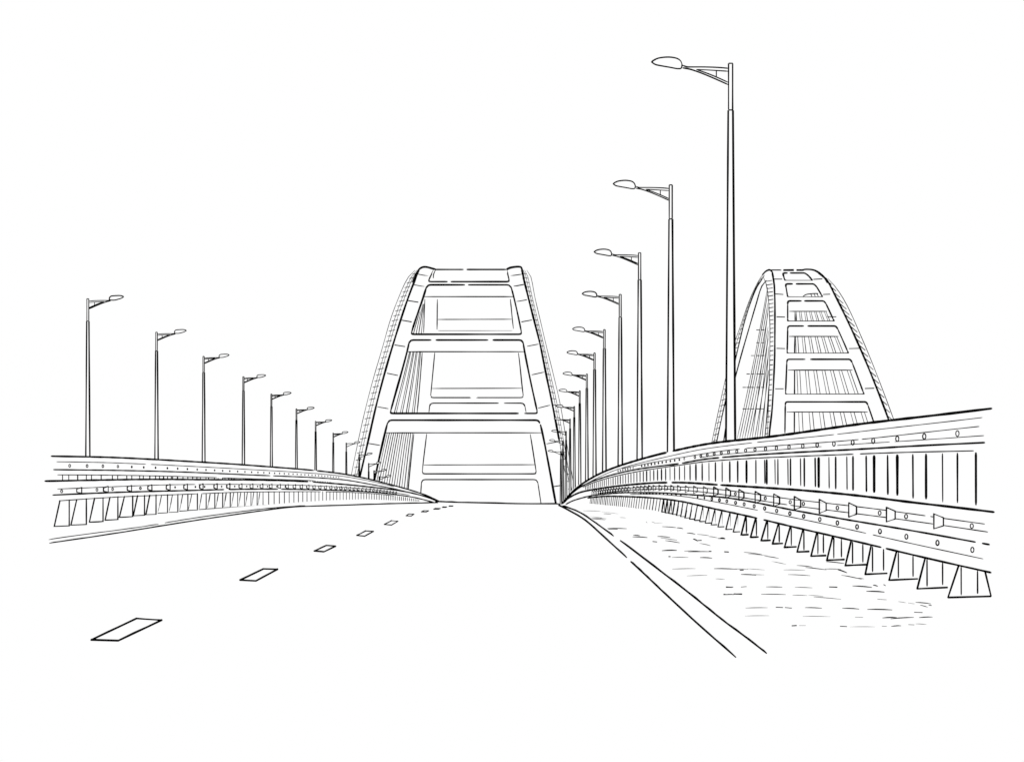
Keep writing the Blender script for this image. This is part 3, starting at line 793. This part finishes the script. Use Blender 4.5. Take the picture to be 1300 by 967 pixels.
# top edge
m = MB(); m.prism([P(977, 343.3, A2.Yf(343)+.5), P(1032, 343.3, A2.Yf(343)+.5), P(1030, 347.5, A2.Yf(347)+.5), P(985, 347.5, A2.Yf(347)+.5)], (0, 1.5, 0))
hline(m, 977, 1020, 343.2, 342.9, A2.Yf(343), 2.2, [(992, 994), (1008, 1011)])
m.build('crossbeam', ar)
opens = [(346.6, 356.4, None), (360.4, 377.2, None), (382.0, 408.0, 395.2), (413.8, 448.6, 427), (456, 500.6, 469.7), (510, 552, 522.8)]
prev = None
for i, (a, b, u) in enumerate(opens):
    m = MB()
    Y = A2.Yf(a)+.3
    t = opens[i-1][1] if i else 346.0
    m.prism([P(Fi(t)-1, t, Y), P(Si(t)+1, t, Y), P(Si(a)+1, a, Y), P(Fi(a)-1, a, Y)], (0, 1.2, 0))
    if u: m.prism([P(Fi(a)-1, a-.5, Y+.4), P(Si(a)+1, a-.5, Y+.4), P(Si(u)+1, u, Y+4), P(Fi(u)-1, u, Y+4)], (0, .8, 0))
    # rounded outline of the opening below this beam, drawn on the rib faces
    r = 2.6; Yo = lambda y: A2.Yf(y)-.1
    lo = b
    top = smooth([(Fi(a+r+1), a+r+1), (Fi(a)+.6, a+.9), (Fi(a)+r, a)], 4) + [(x, a) for x in rng(Fi(a)+r+2, Si(a)-r-2, 24)] + smooth([(Si(a)-r, a), (Si(a)-.4, a+.9), (Si(a+r+1), a+r+1)], 4)
    gx = lerp(Fi(a), Si(a), random.uniform(.15, .5)); cur = []
    for q in top:
        if gx < q[0] < gx+2.2:
            if len(cur) > 1: m.ink([P(x, y, A2.Yf(y)-.1) for x, y in cur], 1.9)
            cur = []
        else: cur.append(q)
    m.ink([P(x, y, A2.Yf(y)-.1) for x, y in cur], 1.9)
    m.ink([P(Fi(y), y, Yo(y)) for y in rng(a+r+1, b-r, 8)], 1.7); m.ink([P(Si(y), y, Yo(y)) for y in rng(a+r+1, b-r, 8)], 1.7)
    if i < 5:
        bot = smooth([(Fi(b-r), b-r), (Fi(b)+.5, b-.6), (Fi(b)+r, b)], 4) + [(x, b) for x in rng(Fi(b)+r+2, Si(b)-r-2, 8)] + smooth([(Si(b)-r, b), (Si(b)-.5, b-.7), (Si(b-r), b-r)], 4)
        m.ink([P(x, y, A2.Yf(y)-.15) for x, y in bot], 1.7)
    if u: m.ink([P(x, u, Y+3.9) for x in rng(Fi(u)+2, Si(u)-2, 9)], 1.2)
    m.build('crossbeam', ar)
m = MB()                              # the curved far beam glimpsed through the second opening
m.ink([P(x, y, A2.Yb(375)) for x, y in smooth(z3([(902, 160), (915, 152), (940, 149), (968, 149)]), 5)], 1.3)
for xx in (930, 942, 953, 962): m.ink([P(*z3([(xx, 149)])[0], A2.Yb(375)), P(*z3([(xx+5, 160)])[0], A2.Yb(375))], .8)
m.build('crossbeam', ar)
m = MB(); m.ink([P(1010.5-.02*(y-395), y, A2.Yb(y)-5) for y in rng(396, 407, 5)], 1.4); m.ink([P(1009-.005*(y-428), y, A2.Yb(y)-5) for y in rng(428, 640, 22)], 1.5); m.build('hanger', ar)
for k in range(22):                   # hangers of the right rib seen through the openings
    if k % 3 == 2: continue
    m = MB(); u = (k+1.2)/22.5; pts = []
    for y in rng(394 if k % 2 else 396, 640, 30):
        r = Si(y); x = 1006 + u*(r-1006) + (y-394)*.02
        if x < r-1: pts.append(P(x, y, A2.Yb(y)-4))
    m.ink(pts, .8 if k % 3 else .65); m.build('hanger', ar)
for k in range(13):                   # hangers of the left rib
    m = MB(); xb = lerp(936, 974, k/12.); yt = [365, 372, 385, 398, 415, 430, 390, 450, 420, 470, 440, 490, 500][k]
    xt = lerp(974.5, 976.2, k/12.)
    pts = []
    for t in rng(0, 1, 16):
        x = lerp(xt, xb, t); y = lerp(yt, 556, t); u = k/13.
        x += 1.2*math.sin(math.pi*t)*(1-u)
        pts.append(P(x, y, lerp(A2.Yf(y)+60, A2.Yf(y)+4, u)))
    m.ink(pts, .85 if k % 2 else .7); m.build('hanger', ar)
m = MB()                              # tie cables crossing the hangers in short dashes
for yy in (279, 325, 371, 437, 485, 562):
    for x0 in [735, 752] + ([716] if yy > 350 else []) + ([700] if yy > 420 else []) + ([686] if yy > 480 else []):
        if x0 > 670: m.ink([P(*z3([(x0, yy)])[0], A2.Yf(430)+4), P(*z3([(x0+12, yy)])[0], A2.Yf(430)+4)], .9)
m.build('tie_cable', ar)
Hl = invfn([(968.5, 350), (973, 362), (976, 385), (977.5, 420), (977, 470), (975.5, 510), (971, 556), (965, 645)])
ladder(A2, ar, Hl, lambda y: Fo(y)-1.5, 352, 645, 4.6, (0,), .9)
Hr = invfn([(1048.5, 351), (1062, 366), (1075, 387), (1092.8, 426), (1110.5, 468.6), (1134.5, 532), (1175, 645)])
ladder(A2, ar, Hr, lambda y: So(y), 354, 645, 6.5, (0,), .85, tilt=.8)
Hb = invfn(z3([(766, 70), (755, 84), (720, 150), (690, 230), (675, 275), (652, 340), (630, 430), (577, 675)]) + [(886, 645)])
ladder(A2, ar, Hb, lambda y: Bo(y), 350, 645, 4.8, (0, .45), .75, tilt=-.3, Yfun=A2.Yb)

# ---------------------------------------------------------------- camera, world, sun
cam = bpy.data.cameras.new('camera'); co = bpy.data.objects.new('camera', cam); col.objects.link(co)
co.location = (0, 0, 0); co.rotation_euler = (math.radians(90), 0, 0)
cam.sensor_fit = 'HORIZONTAL'; cam.sensor_width = 36; cam.lens = 36*F/1300
cam.shift_x = (650-CX)/1300; cam.shift_y = (HY-483.5)/1300
cam.clip_start = .1; cam.clip_end = 20000
scene.camera = co

w = bpy.data.worlds.new('World'); scene.world = w; w.use_nodes = True
bg = w.node_tree.nodes['Background']; bg.inputs['Color'].default_value = (1, 1, 1, 1); bg.inputs['Strength'].default_value = 1.0
sun = bpy.data.lights.new('sun', 'SUN'); so = bpy.data.objects.new('sun', sun); col.objects.link(so)
sun.energy = 1.0; sun.angle = math.radians(15); so.rotation_euler = (math.radians(35), 0, math.radians(20))
scene.view_settings.view_transform = 'Standard'; scene.view_settings.look = 'None'; scene.view_settings.exposure = 0
for o in bpy.data.objects:
    if 'o0' in o: del o['o0']
